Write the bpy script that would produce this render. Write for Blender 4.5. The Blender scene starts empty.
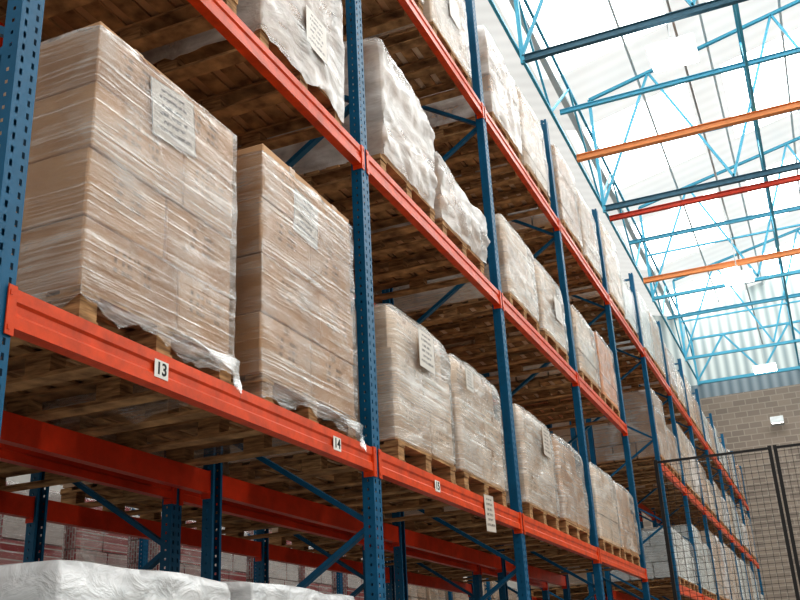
import bpy, bmesh, math, random
from mathutils import Vector, Matrix, noise, Euler
random.seed(7)
C = bpy.context.scene.collection
CAMZ = 1.5

# ------------------------------------------------------------------ materials
def mat_new(name):
    m = bpy.data.materials.new(name); m.use_nodes = True
    nt = m.node_tree
    return m, nt, nt.nodes['Principled BSDF'], nt.nodes['Material Output']

def painted(name, col, rough=0.4, metal=0.0, var=0.25, scale=6.0, dirt=None, spec=0.5):
    m, nt, b, o = mat_new(name)
    tc = nt.nodes.new('ShaderNodeTexCoord')
    n = nt.nodes.new('ShaderNodeTexNoise'); n.inputs['Scale'].default_value = scale; n.inputs['Detail'].default_value = 8
    n.inputs['Roughness'].default_value = 0.65
    r = nt.nodes.new('ShaderNodeValToRGB')
    r.color_ramp.elements[0].position = 0.3; r.color_ramp.elements[1].position = 0.65
    d = dirt or tuple(c*(1-var) for c in col)
    r.color_ramp.elements[0].color = (*d, 1); r.color_ramp.elements[1].color = (*col, 1)
    nt.links.new(tc.outputs['Object'], n.inputs['Vector']); nt.links.new(n.outputs['Fac'], r.inputs['Fac'])
    nt.links.new(r.outputs['Color'], b.inputs['Base Color'])
    b.inputs['Roughness'].default_value = rough; b.inputs['Metallic'].default_value = metal
    b.inputs['Specular IOR Level'].default_value = spec
    return m

M_blue = painted('rack_blue_paint', (0.005, 0.115, 0.235), 0.40, spec=.3)
M_orange = painted('rack_orange_paint', (0.78, 0.082, 0.014), 0.30, var=0.42, scale=7, spec=.3)
M_red = painted('rack_red_paint', (0.60, 0.045, 0.012), 0.34, var=.35, spec=.3)
M_navy = painted('navy_steel_paint', (0.045, 0.13, 0.19), 0.45, spec=.3)
M_cyan = painted('roof_blue_paint', (0.07, 0.40, 0.58), 0.45, var=0.12)
M_galv = painted('galvanised_steel', (0.5, 0.52, 0.52), 0.4, 0.6)
M_black = painted('black_paint', (0.012, 0.012, 0.013), 0.4)
M_ink = painted('black_ink', (0.01, 0.01, 0.01), 0.6)
M_white = painted('white_paper', (0.75, 0.74, 0.70), 0.6, var=0.05)
M_purl = painted('purlin_grey_paint', (0.72, 0.78, 0.79), 0.5, var=0.1)
M_pale = painted('pale_gutter_paint', (0.7, 0.76, 0.78), 0.5, var=0.1)

def wood_mat():
    m, nt, b, o = mat_new('pallet_wood')
    tc = nt.nodes.new('ShaderNodeTexCoord'); oi = nt.nodes.new('ShaderNodeObjectInfo')
    mp = nt.nodes.new('ShaderNodeMapping'); mp.inputs['Scale'].default_value = (4, 4, 30)
    add = nt.nodes.new('ShaderNodeVectorMath'); add.operation = 'ADD'
    nt.links.new(tc.outputs['Object'], add.inputs[0]); nt.links.new(oi.outputs['Random'], add.inputs[1])
    nt.links.new(add.outputs[0], mp.inputs['Vector'])
    n = nt.nodes.new('ShaderNodeTexNoise'); n.inputs['Scale'].default_value = 2.2; n.inputs['Detail'].default_value = 8
    nt.links.new(mp.outputs['Vector'], n.inputs['Vector'])
    r = nt.nodes.new('ShaderNodeValToRGB')
    r.color_ramp.elements[0].position = 0.3; r.color_ramp.elements[0].color = (0.15, 0.08, 0.04, 1)
    r.color_ramp.elements[1].position = 0.72; r.color_ramp.elements[1].color = (0.58, 0.35, 0.17, 1)
    nt.links.new(n.outputs['Fac'], r.inputs['Fac']); nt.links.new(r.outputs['Color'], b.inputs['Base Color'])
    b.inputs['Roughness'].default_value = 0.8; b.inputs['Specular IOR Level'].default_value = 0.2
    bp = nt.nodes.new('ShaderNodeBump'); bp.inputs['Strength'].default_value = 0.3
    nt.links.new(n.outputs['Fac'], bp.inputs['Height']); nt.links.new(bp.outputs['Normal'], b.inputs['Normal'])
    return m
M_wood = wood_mat()

def carton_mat(name, c0, c1, printed=True):
    m, nt, b, o = mat_new(name)
    N = nt.nodes.new; L = nt.links.new
    tc = N('ShaderNodeTexCoord'); oi = N('ShaderNodeObjectInfo')
    n = N('ShaderNodeTexNoise'); n.inputs['Scale'].default_value = 5; n.inputs['Detail'].default_value = 4
    L(tc.outputs['Object'], n.inputs['Vector'])
    a = N('ShaderNodeMath'); a.operation = 'MULTIPLY_ADD'; a.inputs[1].default_value = 0.45
    L(oi.outputs['Random'], a.inputs[0]); L(n.outputs['Fac'], a.inputs[2])
    r = N('ShaderNodeValToRGB')
    r.color_ramp.elements[0].position = 0.35; r.color_ramp.elements[0].color = (*c0, 1)
    r.color_ramp.elements[1].position = 1.0; r.color_ramp.elements[1].color = (*c1, 1)
    L(a.outputs[0], r.inputs['Fac'])
    col = r.outputs['Color']
    if printed:
        # small rows of printed marks in the middle of the carton side
        g = N('ShaderNodeSeparateXYZ'); L(tc.outputs['Object'], g.inputs[0])
        def M(op, x, y=None, z=None):
            k = N('ShaderNodeMath'); k.operation = op
            for i, v in enumerate((x, y, z)):
                if v is None: continue
                if isinstance(v, (int, float)): k.inputs[i].default_value = v
                else: L(v, k.inputs[i])
            return k.outputs[0]
        rows = M('GREATER_THAN', M('FRACT', M('MULTIPLY', g.outputs['Z'], 26.0)), 0.5)
        zin = M('LESS_THAN', M('ABSOLUTE', M('SUBTRACT', g.outputs['Z'], 0.02)), 0.06)
        yin = M('LESS_THAN', M('ABSOLUTE', g.outputs['Y']), 0.11)
        xin = M('LESS_THAN', M('ABSOLUTE', g.outputs['X']), 0.31)
        n2 = N('ShaderNodeTexNoise'); n2.inputs['Scale'].default_value = 75; n2.inputs['Detail'].default_value = 0
        mp = N('ShaderNodeMapping'); mp.inputs['Scale'].default_value = (1, 1, 0.15)
        L(tc.outputs['Object'], mp.inputs[0]); L(mp.outputs[0], n2.inputs['Vector'])
        w = M('GREATER_THAN', n2.outputs['Fac'], 0.5)
        f = M('MULTIPLY', M('MULTIPLY', rows, zin), M('MULTIPLY', yin, M('MULTIPLY', xin, w)))
        f = M('MULTIPLY', f, 0.6)
        mx = N('ShaderNodeMixRGB'); mx.inputs['Color2'].default_value = (0.12, 0.08, 0.06, 1)
        L(f, mx.inputs['Fac']); L(col, mx.inputs['Color1']); col = mx.outputs['Color']
    L(col, b.inputs['Base Color']); b.inputs['Roughness'].default_value = 0.75
    return m
M_carton = carton_mat('carton_brown', (0.40, 0.22, 0.115), (0.60, 0.37, 0.21))
M_cartonL = carton_mat('carton_light', (0.52, 0.36, 0.245), (0.76, 0.59, 0.44))
M_cartonO = carton_mat('carton_peach', (0.74, 0.33, 0.17), (0.85, 0.47, 0.28), False)
M_cartonW = carton_mat('carton_white', (0.58, 0.63, 0.63), (0.78, 0.81, 0.81))
M_tape = painted('packing_tape', (0.48, 0.29, 0.16), 0.25, var=0.1)

def banded_mat():
    m, nt, b, o = mat_new('shrink_pack_red_white')
    N = nt.nodes.new; L = nt.links.new
    tc = N('ShaderNodeTexCoord')
    w = N('ShaderNodeTexBrick'); w.inputs['Scale'].default_value = 6
    w.inputs['Color1'].default_value = (0.45, 0.05, 0.06, 1); w.inputs['Color2'].default_value = (0.72, 0.38, 0.38, 1)
    w.inputs['Mortar'].default_value = (0.80, 0.76, 0.74, 1); w.inputs['Mortar Size'].default_value = 0.05
    w.inputs['Bias'].default_value = 0.0
    mp = N('ShaderNodeMapping'); mp.inputs['Rotation'].default_value = (math.pi/2, 0, math.pi/2)
    L(tc.outputs['Object'], mp.inputs[0]); L(mp.outputs[0], w.inputs['Vector'])
    L(w.outputs['Color'], b.inputs['Base Color']); b.inputs['Roughness'].default_value = 0.4
    return m
M_band = banded_mat()

def wrap_mat(name, lo, hi, col=(0.91, 0.89, 0.85), rough=0.10, zs=42, frm=1.10, to=1.62, bigw=1.3, gbase=.04, bs=.75, bs2=.5, tmax=4.5, bsc=1.1):
    m, nt, b, o = mat_new(name)
    N = nt.nodes.new; L = nt.links.new
    tc = N('ShaderNodeTexCoord'); oi = N('ShaderNodeObjectInfo')
    off = N('ShaderNodeVectorMath'); off.operation = 'MULTIPLY_ADD'
    off.inputs[1].default_value = (7, 11, 5)
    L(oi.outputs['Random'], off.inputs[0]); L(tc.outputs['Object'], off.inputs[2])
    def layer(rot, sc, dist, det=4):
        mp = N('ShaderNodeMapping'); mp.inputs['Scale'].default_value = sc; mp.inputs['Rotation'].default_value = rot
        L(off.outputs[0], mp.inputs[0])
        n = N('ShaderNodeTexNoise'); n.inputs['Scale'].default_value = 2.0; n.inputs['Detail'].default_value = det; n.inputs['Roughness'].default_value = 0.55
        n.inputs['Distortion'].default_value = dist
        L(mp.outputs[0], n.inputs['Vector']); return n.outputs['Fac']
    def M(op, x, y=None):
        k = N('ShaderNodeMath'); k.operation = op
        for i, v in enumerate((x, y)):
            if v is None: continue
            if isinstance(v, (int, float)): k.inputs[i].default_value = v
            else: L(v, k.inputs[i])
        return k.outputs[0]
    s1 = layer((0.06, 0.02, 0), (0.55, 0.55, zs), 0.05)
    s2 = layer((-0.10, -0.04, 0), (0.5, 0.5, zs*.7), 0.05)
    st = M('MAXIMUM', s1, s2)                     # crossing stretch lines
    big = layer((0.3, 0.3, 0), (bsc, bsc, bsc*1.4), 0.8, 5)
    ad = M('ADD', st, M('MULTIPLY', big, bigw))
    mr = N('ShaderNodeMapRange'); mr.inputs['From Min'].default_value = frm; mr.inputs['From Max'].default_value = to
    mr.inputs['To Min'].default_value = lo; mr.inputs['To Max'].default_value = hi
    L(ad, mr.inputs['Value'])
    b.inputs['Base Color'].default_value = (*col, 1); b.inputs['Roughness'].default_value = 0.25
    bp = N('ShaderNodeBump'); bp.inputs['Strength'].default_value = bs; bp.inputs['Distance'].default_value = 0.010
    L(st, bp.inputs['Height']); 
    bp2 = N('ShaderNodeBump'); bp2.inputs['Strength'].default_value = bs2; bp2.inputs['Distance'].default_value = 0.08/bsc
    L(big, bp2.inputs['Height']); L(bp.outputs['Normal'], bp2.inputs['Normal'])
    L(bp2.outputs['Normal'], b.inputs['Normal'])
    gl = N('ShaderNodeBsdfGlossy'); gl.inputs['Roughness'].default_value = rough; L(bp2.outputs['Normal'], gl.inputs['Normal'])
    lw = N('ShaderNodeFresnel'); lw.inputs['IOR'].default_value = 1.5; L(bp2.outputs['Normal'], lw.inputs['Normal'])
    # gloss shows mostly where the film is taut
    taut = N('ShaderNodeMapRange'); taut.inputs['From Min'].default_value = 0.56; taut.inputs['From Max'].default_value = 0.74
    taut.inputs['To Min'].default_value = 0.6; taut.inputs['To Max'].default_value = tmax; L(st, taut.inputs['Value'])
    gf = M('MINIMUM', M('ADD', M('MULTIPLY', lw.outputs[0], taut.outputs[0]), gbase), 0.6)
    tr = N('ShaderNodeBsdfTransparent'); m1 = N('ShaderNodeMixShader'); mx = N('ShaderNodeMixShader')
    L(gf, m1.inputs[0]); L(tr.outputs[0], m1.inputs[1]); L(gl.outputs[0], m1.inputs[2])
    L(mr.outputs[0], mx.inputs[0]); L(m1.outputs[0], mx.inputs[1]); L(b.outputs[0], mx.inputs[2])
    L(mx.outputs[0], o.inputs['Surface'])
    return m
M_wrap = wrap_mat('stretch_film', 0.02, 0.46, frm=1.12, to=1.6, zs=50)
M_wrapF = wrap_mat('stretch_film_dense', 0.10, 0.58, frm=1.0)
M_cover = wrap_mat('plastic_cover_film', 0.25, 0.82, (0.90, 0.885, 0.87), zs=4, frm=.98, bs=.35, bs2=.6, tmax=2.0)
M_crink = wrap_mat('crinkled_plastic_film', 0.40, 0.92, (0.84, 0.85, 0.86), zs=5, frm=.9, bs=.6, bs2=1.0, tmax=3.0, bsc=3.5)

def paper_mat():
    m, nt, b, o = mat_new('printed_paper')
    N = nt.nodes.new; L = nt.links.new
    tc = N('ShaderNodeTexCoord'); g = N('ShaderNodeSeparateXYZ'); L(tc.outputs['Object'], g.inputs[0])
    def M(op, x, y=None):
        k = N('ShaderNodeMath'); k.operation = op
        for i, v in enumerate((x, y)):
            if v is None: continue
            if isinstance(v, (int, float)): k.inputs[i].default_value = v
            else: L(v, k.inputs[i])
        return k.outputs[0]
    rows = M('GREATER_THAN', M('FRACT', M('MULTIPLY', g.outputs['Z'], 30.0)), 0.52)
    zin = M('LESS_THAN', M('ABSOLUTE', g.outputs['Z']), 0.095)
    # line lengths vary row by row
    row = M('FLOOR', M('MULTIPLY', g.outputs['Z'], 30.0))
    ln = M('ADD', M('MULTIPLY', M('FRACT', M('ABSOLUTE', M('MULTIPLY', M('SINE', M('MULTIPLY', row, 12.9)), 43.7))), 0.035), 0.052)
    yin = M('LESS_THAN', M('ABSOLUTE', g.outputs['Y']), ln)
    n2 = N('ShaderNodeTexNoise'); n2.inputs['Scale'].default_value = 130; n2.inputs['Detail'].default_value = 0
    mp = N('ShaderNodeMapping'); mp.inputs['Scale'].default_value = (1, 1, 0.4)
    L(tc.outputs['Object'], mp.inputs[0]); L(mp.outputs[0], n2.inputs['Vector'])
    w = M('GREATER_THAN', n2.outputs['Fac'], 0.42)
    f = M('MULTIPLY', M('MULTIPLY', rows, zin), M('MULTIPLY', yin, w)); f = M('MULTIPLY', f, 0.85)
    edge = M('MAXIMUM', M('GREATER_THAN', M('ABSOLUTE', g.outputs['Z']), 0.1165), M('GREATER_THAN', M('ABSOLUTE', g.outputs['Y']), 0.097))
    f = M('MAXIMUM', f, M('MULTIPLY', edge, .7))
    mx = N('ShaderNodeMixRGB'); mx.inputs['Color1'].default_value = (0.62, 0.56, 0.50, 1); mx.inputs['Color2'].default_value = (0.08, 0.06, 0.055, 1)
    L(f, mx.inputs['Fac']); L(mx.outputs[0], b.inputs['Base Color']); b.inputs['Roughness'].default_value = 0.3
    return m
M_paper = paper_mat()

def emis(name, col, s):
    m, nt, b, o = mat_new(name)
    b.inputs['Base Color'].default_value = (0.8, 0.8, 0.8, 1)
    b.inputs['Emission Color'].default_value = (*col, 1); b.inputs['Emission Strength'].default_value = s
    return m
M_lamp = emis('lamp_diffuser', (1, 0.98, 0.95), 9)
M_lampH = emis('lamp_glowing_housing', (1, 1, 1), 0.5)

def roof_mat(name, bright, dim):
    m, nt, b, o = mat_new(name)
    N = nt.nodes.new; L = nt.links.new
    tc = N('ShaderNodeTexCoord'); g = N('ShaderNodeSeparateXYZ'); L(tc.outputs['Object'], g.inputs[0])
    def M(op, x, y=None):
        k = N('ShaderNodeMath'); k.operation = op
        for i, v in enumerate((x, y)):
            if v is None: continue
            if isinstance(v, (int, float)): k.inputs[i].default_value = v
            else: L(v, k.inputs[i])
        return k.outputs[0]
    # emission stands in for daylight: dim opaque sheets, bright translucent ones; ribs run upslope
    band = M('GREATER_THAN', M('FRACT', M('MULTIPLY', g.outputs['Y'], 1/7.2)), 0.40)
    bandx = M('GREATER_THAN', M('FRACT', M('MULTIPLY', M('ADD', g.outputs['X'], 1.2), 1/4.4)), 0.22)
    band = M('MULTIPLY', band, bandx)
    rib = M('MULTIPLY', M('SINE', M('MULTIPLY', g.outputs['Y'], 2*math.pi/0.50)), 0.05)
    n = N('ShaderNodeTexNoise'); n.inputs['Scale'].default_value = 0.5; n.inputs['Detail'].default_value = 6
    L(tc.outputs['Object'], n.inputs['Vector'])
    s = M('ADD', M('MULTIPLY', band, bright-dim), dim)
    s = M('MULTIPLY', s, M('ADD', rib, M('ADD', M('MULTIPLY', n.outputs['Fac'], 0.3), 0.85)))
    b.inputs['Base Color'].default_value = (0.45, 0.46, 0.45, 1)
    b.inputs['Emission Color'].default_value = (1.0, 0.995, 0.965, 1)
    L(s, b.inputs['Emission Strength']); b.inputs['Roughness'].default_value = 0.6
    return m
M_roof = roof_mat('translucent_roof_sheet_glow', 3.5, 0.46)
M_roofL = roof_mat('translucent_roof_sheet_dim_glow', 0.8, 0.42)  # weaker copy of the daylight glow for the left slope

def brick_mat():
    m, nt, b, o = mat_new('brick_masonry')
    N = nt.nodes.new; L = nt.links.new
    tc = N('ShaderNodeTexCoord')
    mp = N('ShaderNodeMapping'); mp.inputs['Rotation'].default_value = (math.pi/2, 0, 0)
    w = N('ShaderNodeTexBrick'); w.inputs['Scale'].default_value = 1.0
    w.inputs['Brick Width'].default_value = 0.5; w.inputs['Row Height'].default_value = 0.25
    w.inputs['Color1'].default_value = (0.30, 0.245, 0.20, 1); w.inputs['Color2'].default_value = (0.225, 0.185, 0.155, 1)
    w.inputs['Mortar'].default_value = (0.34, 0.295, 0.25, 1); w.inputs['Mortar Size'].default_value = 0.02
    L(tc.outputs['Object'], mp.inputs[0]); L(mp.outputs[0], w.inputs['Vector'])
    L(w.outputs['Color'], b.inputs['Base Color']); b.inputs['Roughness'].default_value = 0.85
    return m
M_brick = brick_mat()
def corr_mat(name, c0, c1, e=0.0, axis='X'):
    m, nt, b, o = mat_new(name)
    N = nt.nodes.new; L = nt.links.new
    tc = N('ShaderNodeTexCoord'); w = N('ShaderNodeTexWave'); w.inputs['Scale'].default_value = 0.8
    w.bands_direction = axis
    L(tc.outputs['Object'], w.inputs['Vector'])
    r = N('ShaderNodeValToRGB'); r.color_ramp.elements[0].color = (*c0, 1); r.color_ramp.elements[1].color = (*c1, 1)
    L(w.outputs['Fac'], r.inputs['Fac']); L(r.outputs['Color'], b.inputs['Base Color'])
    L(r.outputs['Color'], b.inputs['Emission Color']); b.inputs['Emission Strength'].default_value = e  # sheet colour also emits a little, brightening cladding that is no lamp
    return m
M_corr = corr_mat('corrugated_sheet_faint_glow', (0.24, 0.29, 0.295), (0.48, 0.52, 0.50), 0.3)
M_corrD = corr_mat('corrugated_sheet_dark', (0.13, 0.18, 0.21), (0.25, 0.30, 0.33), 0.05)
M_floor = painted('concrete_floor', (0.24, 0.215, 0.19), 0.5, var=0.2, scale=0.6)
M_wall = painted('plaster_wall', (0.5, 0.49, 0.46), 0.8, var=0.1, scale=0.4)

# ------------------------------------------------------------------ helpers
def mesh_from(name, V, F, mat, smooth=False):
    me = bpy.data.meshes.new(name); me.from_pydata([tuple(v) for v in V], [], F)
    for mm in (mat if isinstance(mat, (list, tuple)) else [mat]): me.materials.append(mm)
    if smooth:
        for p in me.polygons: p.use_smooth = True
    me.update(); return me

BOXF = [(0, 3, 2, 1), (4, 5, 6, 7), (0, 1, 5, 4), (1, 2, 6, 5), (2, 3, 7, 6), (3, 0, 4, 7)]
def addbox(V, F, c, s, rot=None):
    i = len(V)
    for z in (-.5, .5):
        for x, y in ((-.5, -.5), (.5, -.5), (.5, .5), (-.5, .5)):
            p = Vector((x*s[0], y*s[1], z*s[2]))
            if rot is not None: p = rot @ p
            V.append(p + Vector(c))
    F += [tuple(a+i for a in f) for f in BOXF]
def addbar(V, F, p, q, w, h):
    p = Vector(p); q = Vector(q); d = q-p; L = d.length
    z = d.normalized(); up = Vector((0, 0, 1)) if abs(z.z) < 0.95 else Vector((0, 1, 0))
    x = up.cross(z).normalized(); y = z.cross(x)
    addbox(V, F, (p+q)/2, (w, h, L), Matrix((x, y, z)).transposed())
def beveled(me, w=0.004, seg=1):
    bm = bmesh.new(); bm.from_mesh(me)
    bmesh.ops.bevel(bm, geom=bm.edges[:], offset=w, segments=seg, affect='EDGES')
    bm.to_mesh(me); bm.free(); return me

def top(name, data, label, cat, loc=(0, 0, 0), group=None, kind=None, rot=None):
    o = bpy.data.objects.new(name, data); C.objects.link(o)
    o.location = loc
    if rot: o.rotation_euler = rot
    o["label"] = label; o["category"] = cat
    if group: o["group"] = group
    if kind: o["kind"] = kind
    return o
def child(name, data, par, loc=(0, 0, 0), rot=None, label=None):
    o = bpy.data.objects.new(name, data); C.objects.link(o)
    o.parent = par; o.location = loc
    if rot: o.rotation_euler = rot
    if label: o["label"] = label
    return o

# ------------------------------------------------------------------ rack geometry
PITCH = 2.78; Y0 = 2.12; NB = 12
LEV = [1.155+CAMZ, 3.065+CAMZ, 4.97+CAMZ]      # beam centre heights
FRONT = -2.235; DEPTH = 1.035
X1F, X1R = FRONT, FRONT-DEPTH
X2F, X2R = FRONT-1.32, FRONT-1.32-DEPTH
X3F = -8.0
BH = 0.13
TUNNEL = 4          # bay left open at the lower two levels (passage behind the fence)

def post_mesh(name, H, holes=True):
    V = []; F = []
    W = .05; D = .035
    def strip(p0, p1, cols, hz):
        n = int(H/0.05)
        ts = [c[0] for c in cols]
        rows = []
        for i in range(n):
            rows.append((i*0.05, False)); rows.append((i*0.05+hz, True))
        rows.append((n*0.05, False))
        base = len(V)
        for z, _ in rows:
            for t in ts:
                V.append(Vector((p0[0]+(p1[0]-p0[0])*t, p0[1]+(p1[1]-p0[1])*t, z)))
        nc = len(ts)
        for r in range(len(rows)-1):
            for c in range(nc-1):
                if holes and rows[r][1] and cols[c][1]: continue
                a = base+r*nc+c
                F.append((a, a+1, a+1+nc, a+nc))
    strip((D, -W), (D, W), [(0, 0), (.19, 1), (.31, 0), (.69, 1), (.81, 0), (1, 0)], 0.026)
    strip((-D, -W), (D, -W), [(0, 0), (.44, 1), (.60, 0), (1, 0)], 0.036)
    strip((D, W), (-D, W), [(0, 0), (.40, 1), (.56, 0), (1, 0)], 0.036)
    for s in (-1, 1):
        i = len(V)
        V.extend([Vector((-D, s*W, 0)), Vector((-D, s*(W-.022), 0)), Vector((-D, s*(W-.022), H)), Vector((-D, s*W, H))])
        F.append((i, i+1, i+2, i+3))
    addbox(V, F, (0, 0, 0.005), (0.12, 0.14, 0.01))
    return mesh_from(name, V, F, M_blue)
HP = 6.4+CAMZ
ME_post = post_mesh('upright_post', HP)
def brace_mesh(name, p, q):
    V = []; F = []; addbar(V, F, p, q, 0.045, 0.028); return mesh_from(name, V, F, M_blue)
xs = (DEPTH-0.07)
BR_H = brace_mesh('horizontal_brace', (0, 0, 0), (-xs, 0, 0))
BR_D0 = brace_mesh('diagonal_brace', (0, 0, 0.02), (-xs, 0, 0.65))
BR_D1 = brace_mesh('diagonal_brace', (-xs, 0, 0.02), (0, 0, 0.65))
def frame(xf, y, grp):
    o = top('rack_upright_frame', None, "dark blue steel rack upright frame with punched posts and diagonal braces", "rack frame", (xf, y, 0), grp)
    child('upright_post', ME_post, o, (0, 0, 0))
    child('upright_post', ME_post, o, (-DEPTH, 0, 0), (0, 0, math.pi))
    child('horizontal_brace', BR_H, o, (-.035, 0, .25)); child('horizontal_brace', BR_H, o, (-.035, 0, HP-.1))
    z = .30; i = 0
    while z+.67 < HP:
        child('diagonal_brace', BR_D0 if i % 2 else BR_D1, o, (-.035, 0, z)); z += .67; i += 1
    return o

def beam_mesh(name, mat):
    L = PITCH-0.104
    P = [(.027, -.065), (.027, -.024), (.019, -.014), (.019, .014), (.027, .024), (.027, .065), (-.027, .065), (-.027, -.065)]
    V = []; F = []; n = len(P)
    for y in (-L/2, L/2):
        for x, zz in P: V.append(Vector((x, y, zz)))
    for i in range(n):
        j = (i+1) % n; F.append((i, j, n+j, n+i))
    F.append(tuple(range(n))[::-1]); F.append(tuple(range(n, 2*n)))
    return mesh_from(name, V, F, mat)
def conn_mesh(name, mat):
    V = []; F = []
    addbox(V, F, (0.031, -0.018, -0.012), (0.005, 0.036, 0.165))
    addbox(V, F, (0.0, 0.0015, -0.012), (0.062, 0.003, 0.165))
    for zz in (-.07, .045):
        addbox(V, F, (0.0345, -0.024, zz), (0.003, 0.010, 0.016))
    return mesh_from(name, V, F, mat)
ME_beam = beam_mesh('beam_orange', M_orange); ME_beamR = beam_mesh('beam_red', M_red)
ME_conn = conn_mesh('connector', M_orange); ME_connR = conn_mesh('connector_red', M_red)
def beam(x, k, zc, grp, facing=1, red=False):
    yc = Y0+PITCH*(k+.5)
    o = top('rack_beam', ME_beamR if red else ME_beam, "orange-red painted steel pallet rack beam between blue uprights", "rack beam",
            (x, yc, zc), grp, rot=(0, 0, 0 if facing > 0 else math.pi))
    cm = ME_connR if red else ME_conn
    L = PITCH-0.104
    child('beam_connector', cm, o, (0.0, -L/2, 0))
    c = child('beam_connector', cm, o, (0.0, L/2, 0)); c.scale = (1, -1, 1)
    return o

front_beams = {}
for k in range(NB+1):
    frame(X1F, Y0+PITCH*k, "front rack frames")
for k in range(0, 8):
    frame(X2F, Y0+PITCH*k, "second rack frames")
for k in range(1, 10):
    frame(X3F, Y0+PITCH*k, "rack frames across the next aisle")
for k in range(NB):
    for li, zc in enumerate(LEV):
        if k == TUNNEL and li < 2: continue
        front_beams[(k, li)] = beam(X1F+.01, k, zc, "front rack beams")
        if k < 8: beam(X1R-.01, k, zc, "rear rack beams", facing=-1, red=True)
for k in range(7):
    for li, zc in enumerate(LEV):
        if k == TUNNEL and li < 2: continue
        beam(X2F+.01, k, zc, "second rack beams", red=True)
        beam(X2R-.01, k, zc, "second rack beams", facing=-1, red=True)
for k in range(1, 9):
    for li, zc in enumerate(LEV[:2]):
        beam(X3F+.01, k, zc, "beams across the next aisle")
        beam(X3F-DEPTH-.01, k, zc, "beams across the next aisle", facing=-1)

# ------------------------------------------------------------------ pallets
PH = 0.132
PX, PY = 1.18, 0.97
def pallet_meshes():
    V = []; F = []                       # deck: PX along X, PY along Y
    for i in range(8):                   # top boards run along Y
        x = (-0.5+i/7)*(PX-.095)
        addbox(V, F, (x, 0, PH-.009), (0.095, PY, 0.018))
    for y in (-.435, 0, .435):
        addbox(V, F, (0, y, PH-.027), (PX, 0.1, 0.018))
    deck = mesh_from('pallet_deck', V, F, M_wood)
    V = []; F = []
    for x in (-.52, 0, .52): addbox(V, F, (x, 0, 0.057), (0.13, 0.09, 0.078))
    addbox(V, F, (0, 0, 0.009), (PX, 0.1, 0.018))
    run = mesh_from('pallet_runner', V, F, M_wood)
    return deck, run
ME_deck, ME_run = pallet_meshes()
PCX = X1F-0.57
def pallet(x, y, z, grp="wooden pallets on the racks"):
    o = top('wooden_pallet', ME_deck, "worn wooden block pallet lying on the rack beams" if z > .5 else "worn wooden block pallet standing on the floor", "pallet", (x, y, z), grp)
    o.rotation_euler = (0, 0, random.uniform(-.008, .008))
    for yy in (-.435, 0, .435): child('bottom_runner', ME_run, o, (0, yy, 0))
    return o

# ------------------------------------------------------------------ loads
def carton_mesh(sx, sy, sz, mat):
    V = []; F = []; addbox(V, F, (0, 0, 0), (sx, sy, sz))
    me = mesh_from('carton', V, F, [mat, M_tape]); beveled(me, 0.005)
    bm = bmesh.new(); bm.from_mesh(me)
    def q(pts):
        f = bm.faces.new([bm.verts.new(p) for p in pts]); f.material_index = 1
    e = 0.0012; t = 0.028; dr = 0.05
    q([(-sx/2, -t, sz/2+e), (sx/2, -t, sz/2+e), (sx/2, t, sz/2+e), (-sx/2, t, sz/2+e)])
    for s in (-1, 1):
        X = s*(sx/2+e)
        q([(X, -t, sz/2), (X, t, sz/2), (X, t, sz/2-dr), (X, -t, sz/2-dr)][::s])
    bm.to_mesh(me); bm.free(); return me
def layer_layout(odd, w, d):
    # returns list of (x,y,sx,sy) ; w along Y, d along X
    out = []
    if not odd:
        for i in range(3):
            for j in range(2): out.append((-d/3+i*d/3, -w/4+j*w/2, d/3, w/2))
    else:
        a = w*0.60
        for i in range(2):
            out.append((-d/4+i*d/2, -w/2+a/2, d/2, a)); out.append((-d/4+i*d/2, w/2-(w-a)/2, d/2, w-a))
    return out

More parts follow.
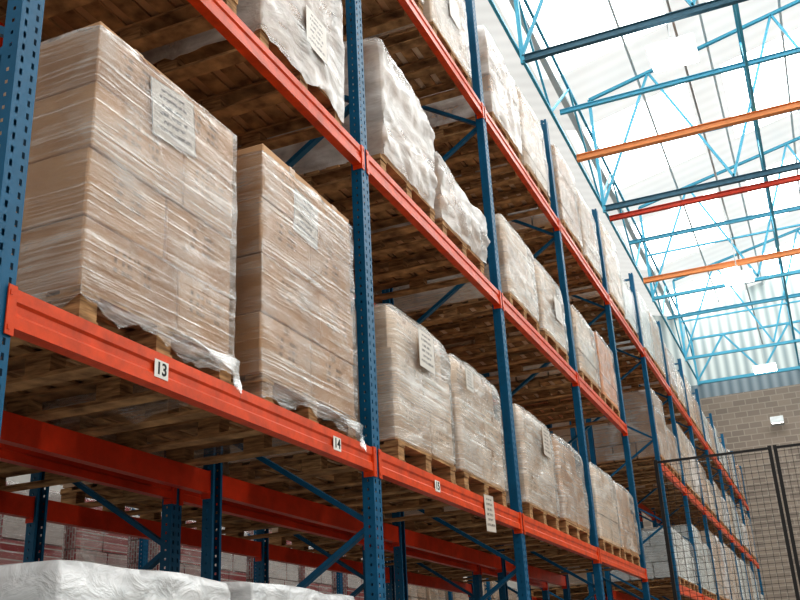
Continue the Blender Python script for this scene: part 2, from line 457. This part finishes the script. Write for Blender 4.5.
def wrap_mesh(seed, w, d, z0, z1, amp=0.010, off=0.012, ragged=0.03, mat=None, lip=True, slump=0.0, tail=False, rnd=False):
    """open shell of film around a w(Y) x d(X) block"""
    per = []; r = 0.05 if rnd else 0.012
    if rnd: off += .006
    hx, hy = d/2+off, w/2+off
    def seg(p, q, n):
        for i in range(n): per.append(Vector(p).lerp(Vector(q), i/n))
    def arc(cx, cy, a0):
        for i in range(3):
            a = a0+math.pi/2*i/3; per.append(Vector((cx+r*math.cos(a), cy+r*math.sin(a))))
    seg((hx, -hy+r), (hx, hy-r), 34); arc(hx-r, hy-r, 0)
    seg((hx-r, hy), (-hx+r, hy), 16); arc(-hx+r, hy-r, math.pi/2)
    seg((-hx, hy-r), (-hx, -hy+r), 12); arc(-hx+r, -hy+r, math.pi)
    seg((-hx+r, -hy), (hx-r, -hy), 24); arc(hx-r, -hy+r, 1.5*math.pi)
    n = len(per); rows = max(10, int((z1-z0)/0.035)); V = []; F = []
    for j in range(rows+1):
        t = j/rows
        for i, p in enumerate(per):
            zz = z0+(z1-z0)*t
            q = Vector((p.x*2.2+seed*3.1, p.y*2.2, zz*6))
            dsp = noise.noise(q)*amp + noise.noise(q*3.1)*amp*.6
            dsp += abs(noise.noise(Vector((p.x*5+seed, p.y*5+zz*3.0, zz*2))))*amp*1.2
            dsp -= 0.003
            nrm = Vector((p.x/hx, p.y/hy)); m = max(abs(nrm.x), abs(nrm.y))
            nn = Vector((1 if nrm.x > 0 else -1, 0)) if abs(nrm.x) == m else Vector((0, 1 if nrm.y > 0 else -1))
            pp = p+nn*max(dsp, -off*.5)
            if rnd and t > .84:
                u = (t-.84)/.16; pp = pp*(1-.06*u*u); zz += .012*math.cos(nrm.y*1.5)*u
            if slump: 
                zz -= slump*t*(0.5+noise.noise(Vector((p.x*1.7+seed, p.y*1.7, 0.3))))
                pp = pp*(1+0.02*math.sin(3*t))
                if t > .88: pp = pp*(1-.05*((t-.88)/.12)**2)
            if j == 0: zz -= ragged*(noise.noise(Vector((p.x*6, p.y*6, seed)))+.3+.4*noise.noise(Vector((p.x*19, p.y*19, seed))))
            if j == rows: zz += ragged*.3*noise.noise(Vector((p.x*4, p.y*4, seed+9)))
            V.append(Vector((pp.x, pp.y, zz)))
    for j in range(rows):
        for i in range(n):
            a = j*n+i; b = j*n+(i+1) % n
            F.append((a, b, b+n, a+n))
    if lip:
        base = rows*n
        for k, s in ((1, .86), (2, .0)):
            if k == 2 and not slump: break
            st = len(V)
            for i, p in enumerate(per):
                V.append(Vector((p.x*s, p.y*s, V[base+i].z+0.012*(1 if k == 1 else 2))))
            prev = base if k == 1 else st-n
            for i in range(n):
                a = prev+i; b = prev+(i+1) % n
                F.append((a, b, st+(i+1) % n, st+i))
    if tail:
        # thin wisp of loose film trailing over the beam below the last corner
        i0 = len(V); R = 10; Cn = 8
        for a in range(R+1):
            f = a/R
            for b in range(Cn+1):
                g = b/Cn
                y = (w/2+.01) - (1-g)*(0.42*(1-f)**1.3+.012) + .015*math.sin(5*f)
                zz = z0+.05-(.19*f)*(.35+.65*g)
                x = hx+.018+.012*math.sin(7*f+9*g)+.012*f
                V.append(Vector((x, y, zz)))
        for a in range(R):
            for b in range(Cn):
                c = i0+a*(Cn+1)+b; F.append((c, c+1, c+Cn+2, c+Cn+1))
    return mesh_from('stretch_wrap', V, F, mat or M_wrap, True)

V = []; F = []; addbox(V, F, (0, 0, 0), (0.001, 0.2, 0.24)); ME_paper = mesh_from('paper_sheet', V, F, M_paper)
CART = {}
def carton_get(sx, sy, sz, mat):
    key = (round(sx, 3), round(sy, 3), round(sz, 3), mat.name)
    if key not in CART: CART[key] = carton_mesh(sx, sy, sz, mat)
    return CART[key]
WR = {}
def load(x, y, z, h, mat=None, detail=False, style='wrap', w=0.965, d=1.17, label=None, wz=None, sheet=None, tail=False, grp="wrapped carton loads on the racks", layers=None, dense=False, slump=.035, amp=.016, cmat=None, rnd=False):
    mat = mat or M_carton
    seed = random.randint(0, 5)
    o = top('wrapped_carton_load', None, label or "brown cartons stacked and stretch-wrapped on a wooden pallet", "pallet load", (x, y, z), grp)
    o.rotation_euler = (0, 0, random.uniform(-.012, .012))
    nl = layers or max(2, round(h/0.28))
    hc = h - (slump*1.0 if style == 'cover' else 0); lh = hc/nl
    if detail:
        for l in range(nl):
            sh = (random.uniform(-.008, .004), random.uniform(-.008, .008))
            tp = .95 if (l == nl-1 and (rnd or style == 'cover')) else 1.0
            for (cx, cy, sx, sy) in layer_layout((l+seed) % 2, w*tp, d*tp):
                child('carton', carton_get(sx-.009, sy-.007, lh-.004, mat), o, (cx+sh[0]+random.uniform(-.005, .003), cy+sh[1], lh*(l+.5)),
                      (0, 0, random.uniform(-.006, .006)))
    else:
        key = ('stack', nl, round(hc, 2), round(w, 2), round(d, 2), mat.name, seed % 3, rnd)
        if key not in WR:
            V = []; F = []
            for l in range(nl):
                sh = (random.uniform(-.012, .012), random.uniform(-.015, .015))
                tp = .94 if (l == nl-1 and (rnd or style == 'cover')) else 1.0
                for (cx, cy, sx, sy) in layer_layout((l+seed) % 2, w*tp, d*tp):
                    addbox(V, F, (cx+sh[0], cy+sh[1], lh*(l+.5)), (sx-.022, sy-.022, lh-.014))
            WR[key] = mesh_from('carton_stack', V, F, mat)
        child('carton_stack', WR[key], o)
    if style:
        z0, z1 = wz or ((0.01 if detail else .03), h)
        key = ('wrap', style, round(h, 2), round(z0, 2), round(z1, 2), seed, tail, w, d, dense, slump, amp, cmat, rnd)
        if key not in WR:
            if style == 'wrap': WR[key] = wrap_mesh(seed, w, d, z0, z1, amp=.012 if rnd else .007, off=.013, ragged=.06 if wz else .01, tail=tail, mat=M_wrapF if dense else M_wrap, rnd=rnd)
            elif style == 'cover': WR[key] = wrap_mesh(seed, w, d, z0, z1+.03, amp=amp, off=.016, ragged=.05 if wz else .01, mat=cmat or M_cover, slump=slump)
        child('stretch_wrap' if style == 'wrap' else 'plastic_cover', WR[key], o)
    if sheet:
        sy, sz, rr = sheet[:3]; ss = sheet[3] if len(sheet) > 3 else 1.1
        wf = sheet[4] if len(sheet) > 4 else 1.2
        under = style == 'wrap' and not dense
        pl = child('paper_label', ME_paper, o, (d/2+(.0045 if under else (.036 if (rnd or style == 'cover') else .021)), sy, sz), (rr, 0, 0), "thin printed paper sheet under the film" if under else "thin printed paper sheet on the film")
        pl.scale = (1, ss*wf, ss)
    return o

def slotY(k, s): return Y0+PITCH*k+(0.85 if s == 0 else 2.03)
def base(li): return LEV[li]+BH/2
def put(k, s, li, h, xc=PCX, dy=0, **kw):
    z = base(li); y = slotY(k, s)+dy
    pallet(xc, y, z)
    return load(xc, y, z+PH+.001, h, **kw)

# level 1
put(0, 0, 0, 1.13, detail=True, wz=(-.07, 1.10), sheet=(.0, .94, .12, 1.1, 1.4), tail=True, layers=4, label="tall stack of brown cartons in clear film with paper sheet")
put(0, 1, 0, 1.21, dy=.05, w=1.0, detail=True, wz=(-.09, 1.16), sheet=(-.05, .97, -.07, 1.05, 1.25), tail=True, layers=4, label="tall stack of brown cartons in ragged stretch film with paper sheet")
put(1, 0, 0, 0.88, detail=True, rnd=True, dense=True, mat=M_cartonL, sheet=(.0, .68, 0), layers=3)
put(1, 1, 0, 0.86, dy=-.04, detail=True, rnd=True, dense=True, mat=M_cartonL, layers=3, w=1.06, sheet=(-.3, .70, 0, .7))
put(2, 0, 0, 0.86, dy=-.04, detail=True, rnd=True, dense=True, mat=M_cartonL, sheet=(.2, .64, 0), layers=3, w=1.06)
put(2, 1, 0, 0.84, rnd=True, dense=True, mat=M_carton, w=1.08)
put(3, 0, 0, 0.84, rnd=True, dense=True, mat=M_cartonL, w=1.08); put(3, 1, 0, 0.82, rnd=True, dense=True, mat=M_carton, w=1.08)
# level 2
put(0, 0, 1, 0.9, detail=True, style='cover')
put(0, 1, 1, 0.9, detail=True, style='cover', wz=(-.04, .9), sheet=(.1, .3, 0), label="brown cartons under loose white plastic film on a pallet")
put(1, 0, 1, 0.95, dy=-.06, w=.9, detail=True, style='cover', layers=3, slump=.10, amp=.03, label="cartons slumped under creased white plastic film")
put(1, 1, 1, 0.60, dy=-.10, w=1.0, detail=True, style='cover', layers=2, slump=.13, amp=.04, label="low lumpy load under crumpled white plastic film")
put(2, 0, 1, 0.82, detail=True, rnd=True, dense=True, mat=M_cartonL); put(2, 1, 1, 0.82, rnd=True, dense=True, mat=M_cartonL, sheet=(.1, .4, 0))
put(3, 0, 1, 0.82, rnd=True, dense=True, mat=M_cartonL, w=1.04); put(3, 1, 1, 0.84, mat=M_cartonO, w=1.04, label="peach-orange packages stacked and wrapped on a pallet")
# level 3
put(0, 1, 2, 1.0); put(1, 0, 2, 1.05, detail=True, dense=True); put(1, 1, 2, 1.05, detail=True, dense=True, mat=M_cartonL, sheet=(.1, .5, 0))
put(2, 0, 2, 1.05, detail=True, style='cover', slump=.08); put(2, 1, 2, 1.05, rnd=True, dense=True, mat=M_cartonL)
put(3, 0, 2, 1.1, dense=True, mat=M_carton); put(3, 1, 2, 1.05, rnd=True, dense=True, mat=M_cartonL)
mats = [M_carton, M_cartonL, M_cartonL, M_cartonL, M_cartonW, M_cartonW]
for k in range(4, NB):
    for s in (0, 1):
        for li in range(3):
            if k == TUNNEL and li < 2: continue
            h = random.choice((.75, .95, 1.05, 1.25)) if li == 2 else random.choice((.75, .95, 1.15, 1.35))
            m = M_cartonW if (li == 0 and k < 7) else random.choice(mats)
            if k == 5 and li == 1: m = M_carton
            put(k, s, li, h, mat=m, style=random.choice(('wrap', 'wrap', 'wrap', 'cover')), dense=random.random() < .8, w=1.06, slump=.08, rnd=random.random() < .5,
                label="white cartons stacked and stretch-wrapped on a wooden pallet" if m is M_cartonW else None)
# ground level, front rack
for k, s in ((0, 0), (0, 1), (5, 0), (5, 1), (6, 0), (6, 1), (7, 0), (7, 1)):
    y = slotY(k, s)
    pallet(PCX, y, 0, "wooden pallets on the floor")
    if k == 0:
        load(PCX, y, PH+.001, 1.76 if s == 0 else 1.79, style='cover', mat=M_cartonW, cmat=M_crink, amp=.02, slump=.04, w=.965 if s == 0 else 1.0, grp="white film covered loads on the floor", label="tall floor-standing load under shiny crinkled plastic film", layers=6)
    else:
        load(PCX, y, PH+.001, 1.9, dense=True, mat=random.choice((M_cartonW, M_cartonL)), grp="white film covered loads on the floor", label="tall wrapped load standing on the warehouse floor", layers=6)
# second rack
PCX2 = X2F-.60
for k in range(0, 6):
    for s in (0, 1):
        for li in range(3):
            if k > 3 and li == 2: continue
            if k == TUNNEL and li < 2: continue
            put(k, s, li, random.choice((1.0, 1.15, 1.25)), xc=PCX2, mat=random.choice((M_carton, M_cartonL)))
PCX3 = X3F-.60
for k in range(1, 9):
    for s in (0, 1):
        put(k, s, 0, random.choice((.9, 1.1)), xc=PCX3, mat=M_band if k < 6 else M_cartonL, label="wrapped pallet load of red and white packed goods", grp="loads across the next aisle")

# ------------------------------------------------------------------ labels on beams
def text_mesh(s, size):
    cu = bpy.data.curves.new('txt', 'FONT'); cu.body = s; cu.size = size; cu.extrude = 0.0006
    cu.align_x = 'CENTER'; cu.align_y = 'CENTER'; cu.offset = size*0.02
    ob = bpy.data.objects.new('t', cu); C.objects.link(ob)
    dg = bpy.context.evaluated_depsgraph_get(); dg.update()
    me = bpy.data.meshes.new_from_object(ob.evaluated_get(dg)); bpy.data.objects.remove(ob)
    me.materials.clear(); me.materials.append(M_ink); return me
V = []; F = []; addbox(V, F, (0, 0, 0), (0.002, 0.085, 0.07)); ME_tag = mesh_from('tag', V, F, M_white)
def tag(k, s, li, txt, yoff=0):
    b = front_beams[(k, li)]
    yl = slotY(k, s)-b.location.y+yoff
    t = child('location_label', ME_tag, b, (0.0285, yl, 0.0), None, "white location label reading "+txt)
    child('label_number', text_mesh(txt, 0.068), t, (0.0016, 0, 0), (math.pi/2, 0, math.pi/2))
tag(0, 0, 0, "13", -.04); tag(0, 1, 0, "14", 0.26); tag(1, 0, 0, "15", 0.07)
sheet = top('hanging_paper_sign', ME_paper, "white printed paper sheet hanging on the orange beam", "sign", (X1F+.042, Y0+PITCH+1.95, LEV[0]-.04), rot=(0.05, 0, 0))
sheet.scale = (1, 1.1, 1.1)

# ------------------------------------------------------------------ fence
FY = 13.35
def fence_panel(x0, x1, H):
    o = top('mesh_fence_panel', None, "black welded wire mesh security fence panel across the aisle", "fence", ((x0+x1)/2, FY, 0), "black mesh fence panels")
    w = x1-x0
    V = []; F = []; addbox(V, F, (0, 0, H/2), (.045, .045, H)); pm = mesh_from('fence_post', V, F, M_black)
    child('fence_post', pm, o, (-w/2+.023, 0, 0)); child('fence_post', pm, o, (w/2-.023, 0, 0))
    V = []; F = []; addbox(V, F, (0, 0, 0), (w-.09, .03, .03)); rm = mesh_from('fence_rail', V, F, M_black)
    for zz in (.1, H*.5, H-.03): child('fence_rail', rm, o, (0, 0, zz))
    V = []; F = []
    n = int((w-.09)/.08)
    for i in range(1, n): addbox(V, F, (-w/2+.045+(w-.09)*i/n, 0, H/2), (.005, .005, H-.1))
    n = int(H/.08)
    for i in range(1, n): addbox(V, F, (0, 0, H*i/n), (w-.09, .005, .005))
    child('wire_mesh', mesh_from('wire_mesh', V, F, M_black), o)
FH = CAMZ+2.62
fence_panel(-1.92, -.42, FH); fence_panel(-.40, 1.1, FH); fence_panel(1.12, 2.6, FH)

# ------------------------------------------------------------------ building shell
WY = 42.0; XL = -12.0; XR = 22.0; YB = -6
def plane(name, pts, mat, label, cat):
    V = [Vector(p) for p in pts]; me = mesh_from(name, V, [(0, 1, 2, 3)], mat)
    return top(name, me, label, cat, kind="structure")
plane('floor', [(XL, YB, 0), (XR, YB, 0), (XR, WY, 0), (XL, WY, 0)], M_floor, "smooth grey concrete warehouse floor", "floor")
BT = CAMZ+10.6
WT = CAMZ+18
def slab(name, c, s, mat, label, cat):
    V = []; F = []; addbox(V, F, (0, 0, 0), s); return top(name, mesh_from(name, V, F, mat), label, cat, c, kind="structure")
slab('wall_back', ((XL+XR)/2, WY+.15, BT/2), (XR-XL, .3, BT), M_brick, "grey-brown block masonry end wall", "wall")
slab('trim_1', ((XL+XR)/2, WY+.1, BT+.3), (XR-XL, .2, .6), M_corrD, "blue-grey translucent sheet band above masonry", "wall band")
slab('trim_2', ((XL+XR)/2, WY+.1, (BT+.6+WT)/2), (XR-XL, .2, WT-BT-.6), M_corr, "pale corrugated sheet cladding at top of end wall", "cladding")
slab('wall_left', (XL-.1, (WY+YB)/2, 8), (.2, WY-YB, 16), M_wall, "plain light side wall", "wall")
slab('wall_right', (XR+.1, (WY+YB)/2, 8), (.2, WY-YB, 16), M_wall, "plain light side wall", "wall")
VX, VZ = -4.2, CAMZ+14.4
RX, RZ = 9.0, CAMZ+17.4
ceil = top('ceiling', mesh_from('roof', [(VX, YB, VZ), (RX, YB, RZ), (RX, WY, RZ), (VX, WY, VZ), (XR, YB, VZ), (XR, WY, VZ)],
            [(0, 3, 2, 1), (1, 2, 5, 4)], M_roof), "glowing translucent white roof sheeting", "roof", kind="structure")
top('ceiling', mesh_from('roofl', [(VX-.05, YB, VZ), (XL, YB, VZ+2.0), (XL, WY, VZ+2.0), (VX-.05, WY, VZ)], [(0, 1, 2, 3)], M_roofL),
    "pale glowing translucent roof sheeting beyond the gutter", "roof", kind="structure")
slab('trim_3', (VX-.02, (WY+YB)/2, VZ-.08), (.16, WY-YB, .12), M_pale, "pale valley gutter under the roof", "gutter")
for n in range(1, 7):
    t = n/7; x = VX+(RX-VX)*t; zz = VZ+(RZ-VZ)*t-.10
    V = []; F = []; addbox(V, F, (0, 0, 0), (.06, WY-YB, .05))
    top('roof_purlin', mesh_from('purlin', V, F, M_purl), "pale grey steel purlin under the roof sheets", "purlin", (x, (WY+YB)/2, zz), "roof purlins")
for n in range(1, 5):
    t = n/5; x = VX+(XL-VX)*t; zz = VZ+2.0*t-.10
    V = []; F = []; addbox(V, F, (0, 0, 0), (.05, WY-YB, .05))
    top('roof_purlin', mesh_from('purlin', V, F, M_purl), "pale grey steel purlin under the roof sheets", "purlin", (x, (WY+YB)/2, zz), "roof purlins")
# transverse trusses
H = CAMZ+11.0
TX = -3.6
def roofz(x): return VZ+(RZ-VZ)*(x-VX)/(RX-VX) if x < RX else RZ-(RZ-VZ)*(x-RX)/(XR-RX)
def truss(y, dark, z0=0.0, z1=None, n=12, tk=1.0):
    o = top('roof_truss', None, "blue lattice steel roof truss with dark navy bottom chord" if dark else "bright blue lattice steel roof truss", "roof truss", (0, y, 0), "roof trusses")
    V = []; F = []; cx = (TX+XR)/2; lx = XR-TX
    hh = H+z0
    if dark:
        addbox(V, F, (cx, 0, hh), (lx, .05, .13)); addbox(V, F, (cx, 0, hh-.065), (lx, .10, .015)); addbox(V, F, (cx, 0, hh+.065), (lx, .10, .015))
    else: addbox(V, F, (cx, 0, hh), (lx, .10*tk, .10*tk))
    child('bottom_chord', mesh_from('bottom_chord', V, F, M_navy if dark else M_cyan), o)
    tz = (lambda x: roofz(x)-.3) if z1 is None else (lambda x: H+z1)
    V = []; F = []
    addbar(V, F, (TX, 0, tz(TX)), (RX, 0, tz(RX)), .08, .08); addbar(V, F, (RX, 0, tz(RX)), (XR, 0, tz(XR)), .08, .08)
    if z1 is None: addbar(V, F, (TX, 0, H+1.5), (XR, 0, H+1.5), .055, .055)
    addbar(V, F, (TX, 0, hh-.1), (TX, 0, tz(TX)), .08, .08)
    child('top_chord', mesh_from('top_chord', V, F, M_cyan), o)
    V = []; F = []; dx = (XR-TX)/n
    for i in range(n):
        a = TX+i*dx; b = a+dx
        if i % 2 == 0: addbar(V, F, (a, 0, hh+.1), (b, 0, tz(b)), .06*tk, .06*tk)
        else: addbar(V, F, (b, 0, hh+.1), (a, 0, tz(a)), .06*tk, .06*tk)
    child('web_members', mesh_from('web', V, F, M_cyan), o)
for y, dk in ((15.6-7.2, 0), (15.6, 1), (22.8, 1), (30.0, 0), (37.2, 0)): truss(y, dk, n=16)
truss(40.6, 0, -.1, 1.8, 20, 1.2)
# longitudinal lattice girders
for x in (.25, 3.9, -3.75):
    o = top('lattice_girder', None, "blue steel lattice girder running along the building", "girder", (x+.08, 0, 0), "longitudinal lattice girders")
    V = []; F = []; za, zb = H+.2, H+2.2
    y0, y1 = 1.2, WY
    addbar(V, F, (0, y0, za), (0, y1, za), .06, .06); addbar(V, F, (0, y0, zb), (0, y1, zb), .06, .06)
    child('girder_chords', mesh_from('chords', V, F, M_cyan), o)
    V = []; F = []; y = y0; f = 0
    while y < y1-2.4:
        addbar(V, F, (0, y, za if f else zb), (0, y+2.4, zb if f else za), .045, .045); f ^= 1; y += 2.4
    child('girder_web', mesh_from('web', V, F, M_cyan), o)
M_or2 = painted('faded_orange_paint', (0.84, 0.32, 0.11), 0.5, var=.15)
for y, m, dz, lab, tk in ((19.9, M_or2, 0, "orange", .85), (28.3, M_or2, 0, "orange", .85), (23.45, M_red, 0, "red", .7), (12.0, M_cyan, .9, "blue", .55), (18.6, M_cyan, .5, "blue", .55), (26.4, M_cyan, .5, "blue", .55), (33, M_cyan, .3, "blue", .6)):
    V = []; F = []; addbox(V, F, (0, 0, 0), (XR-TX, .06*tk, .15*tk)); addbox(V, F, (0, 0, -.08*tk), (XR-TX, .14*tk, .015)); addbox(V, F, (0, 0, .08*tk), (XR-TX, .14*tk, .015))
    top('roof_tie_beam', mesh_from('tie', V, F, m), lab+" painted steel tie beam spanning under the roof", "beam", ((TX+XR)/2, y, H+dz))
# lamps hang from a cable rail fixed to the trusses
slab('trim_4', (-.9, (WY+YB)/2, H+1.56), (.05, WY-YB, .05), M_galv, "thin galvanised cable rail carrying the lamps", "cable rail")
def lamp(x, y, z, s):
    o = top('high_bay_lamp', None, "square high bay lamp with glowing white diffuser", "lamp", (x, y, z), "high bay lamps")
    V = []; F = []; addbox(V, F, (0, 0, .05), (s, s, .07)); me = beveled(mesh_from('lamp_housing', V, F, M_lampH), .02)
    child('lamp_housing', me, o)
    V = []; F = []; addbox(V, F, (0, 0, 0), (s*.94, s*.94, .03)); child('lamp_diffuser', mesh_from('diff', V, F, M_lamp), o, (0, 0, 0))
    V = []; F = []; addbar(V, F, (0, -.2, .08), (0, -.2, H-z+1.55), .015, .015); addbar(V, F, (0, .2, .08), (0, .2, H-z+1.55), .015, .015)
    child('suspension_rod', mesh_from('rods', V, F, M_galv), o)
for y in (15.9, 28.0, 38.2): lamp(-.9, y, CAMZ+10.4, .85)
o = top('wall_floodlight', None, "small grey floodlight on a bracket at the end wall", "lamp", (-.9, WY-.5, CAMZ+9.1))
V = []; F = []; addbox(V, F, (0, 0, 0), (.5, .2, .35), Euler((-.5, 0, 0)).to_matrix()); child('lamp_housing', mesh_from('fl', V, F, M_galv), o)
V = []; F = []; addbox(V, F, (0, -.105, 0), (.42, .01, .28), Euler((-.5, 0, 0)).to_matrix()); child('lamp_diffuser', mesh_from('fl', V, F, M_lamp), o)
V = []; F = []; addbar(V, F, (0, .05, 0), (0, .5, .1), .04, .04); child('lamp_bracket', mesh_from('fl', V, F, M_galv), o)

# ------------------------------------------------------------------ world, light, camera
w = bpy.data.worlds.new('world'); bpy.context.scene.world = w; w.use_nodes = True
bg = w.node_tree.nodes['Background']; bg.inputs[0].default_value = (1, 0.96, 0.9, 1); bg.inputs[1].default_value = 0.42
sc = bpy.context.scene
sc.view_settings.view_transform = 'Standard'; sc.view_settings.exposure = 0.45
try: sc.view_settings.look = 'Medium High Contrast'
except Exception: pass

th, ph, ro, f = math.radians(22.3), math.radians(21.4), math.radians(3.0), 978.0
Fv = Vector((-math.sin(th)*math.cos(ph), math.cos(th)*math.cos(ph), math.sin(ph)))
Rv = Vector((math.cos(th), math.sin(th), 0)); Uv = Rv.cross(Fv)
Rc = math.cos(ro)*Rv-math.sin(ro)*Uv; Uc = math.sin(ro)*Rv+math.cos(ro)*Uv
cam = bpy.data.cameras.new('camera'); co = bpy.data.objects.new('camera', cam); C.objects.link(co)
mw = Matrix((Rc, Uc, -Fv)).transposed().to_4x4(); mw.translation = Vector((0, 0, CAMZ)); co.matrix_world = mw
cam.sensor_width = 36; cam.lens = f*36/800; cam.clip_end = 300
cam.dof.use_dof = False
sc.camera = co
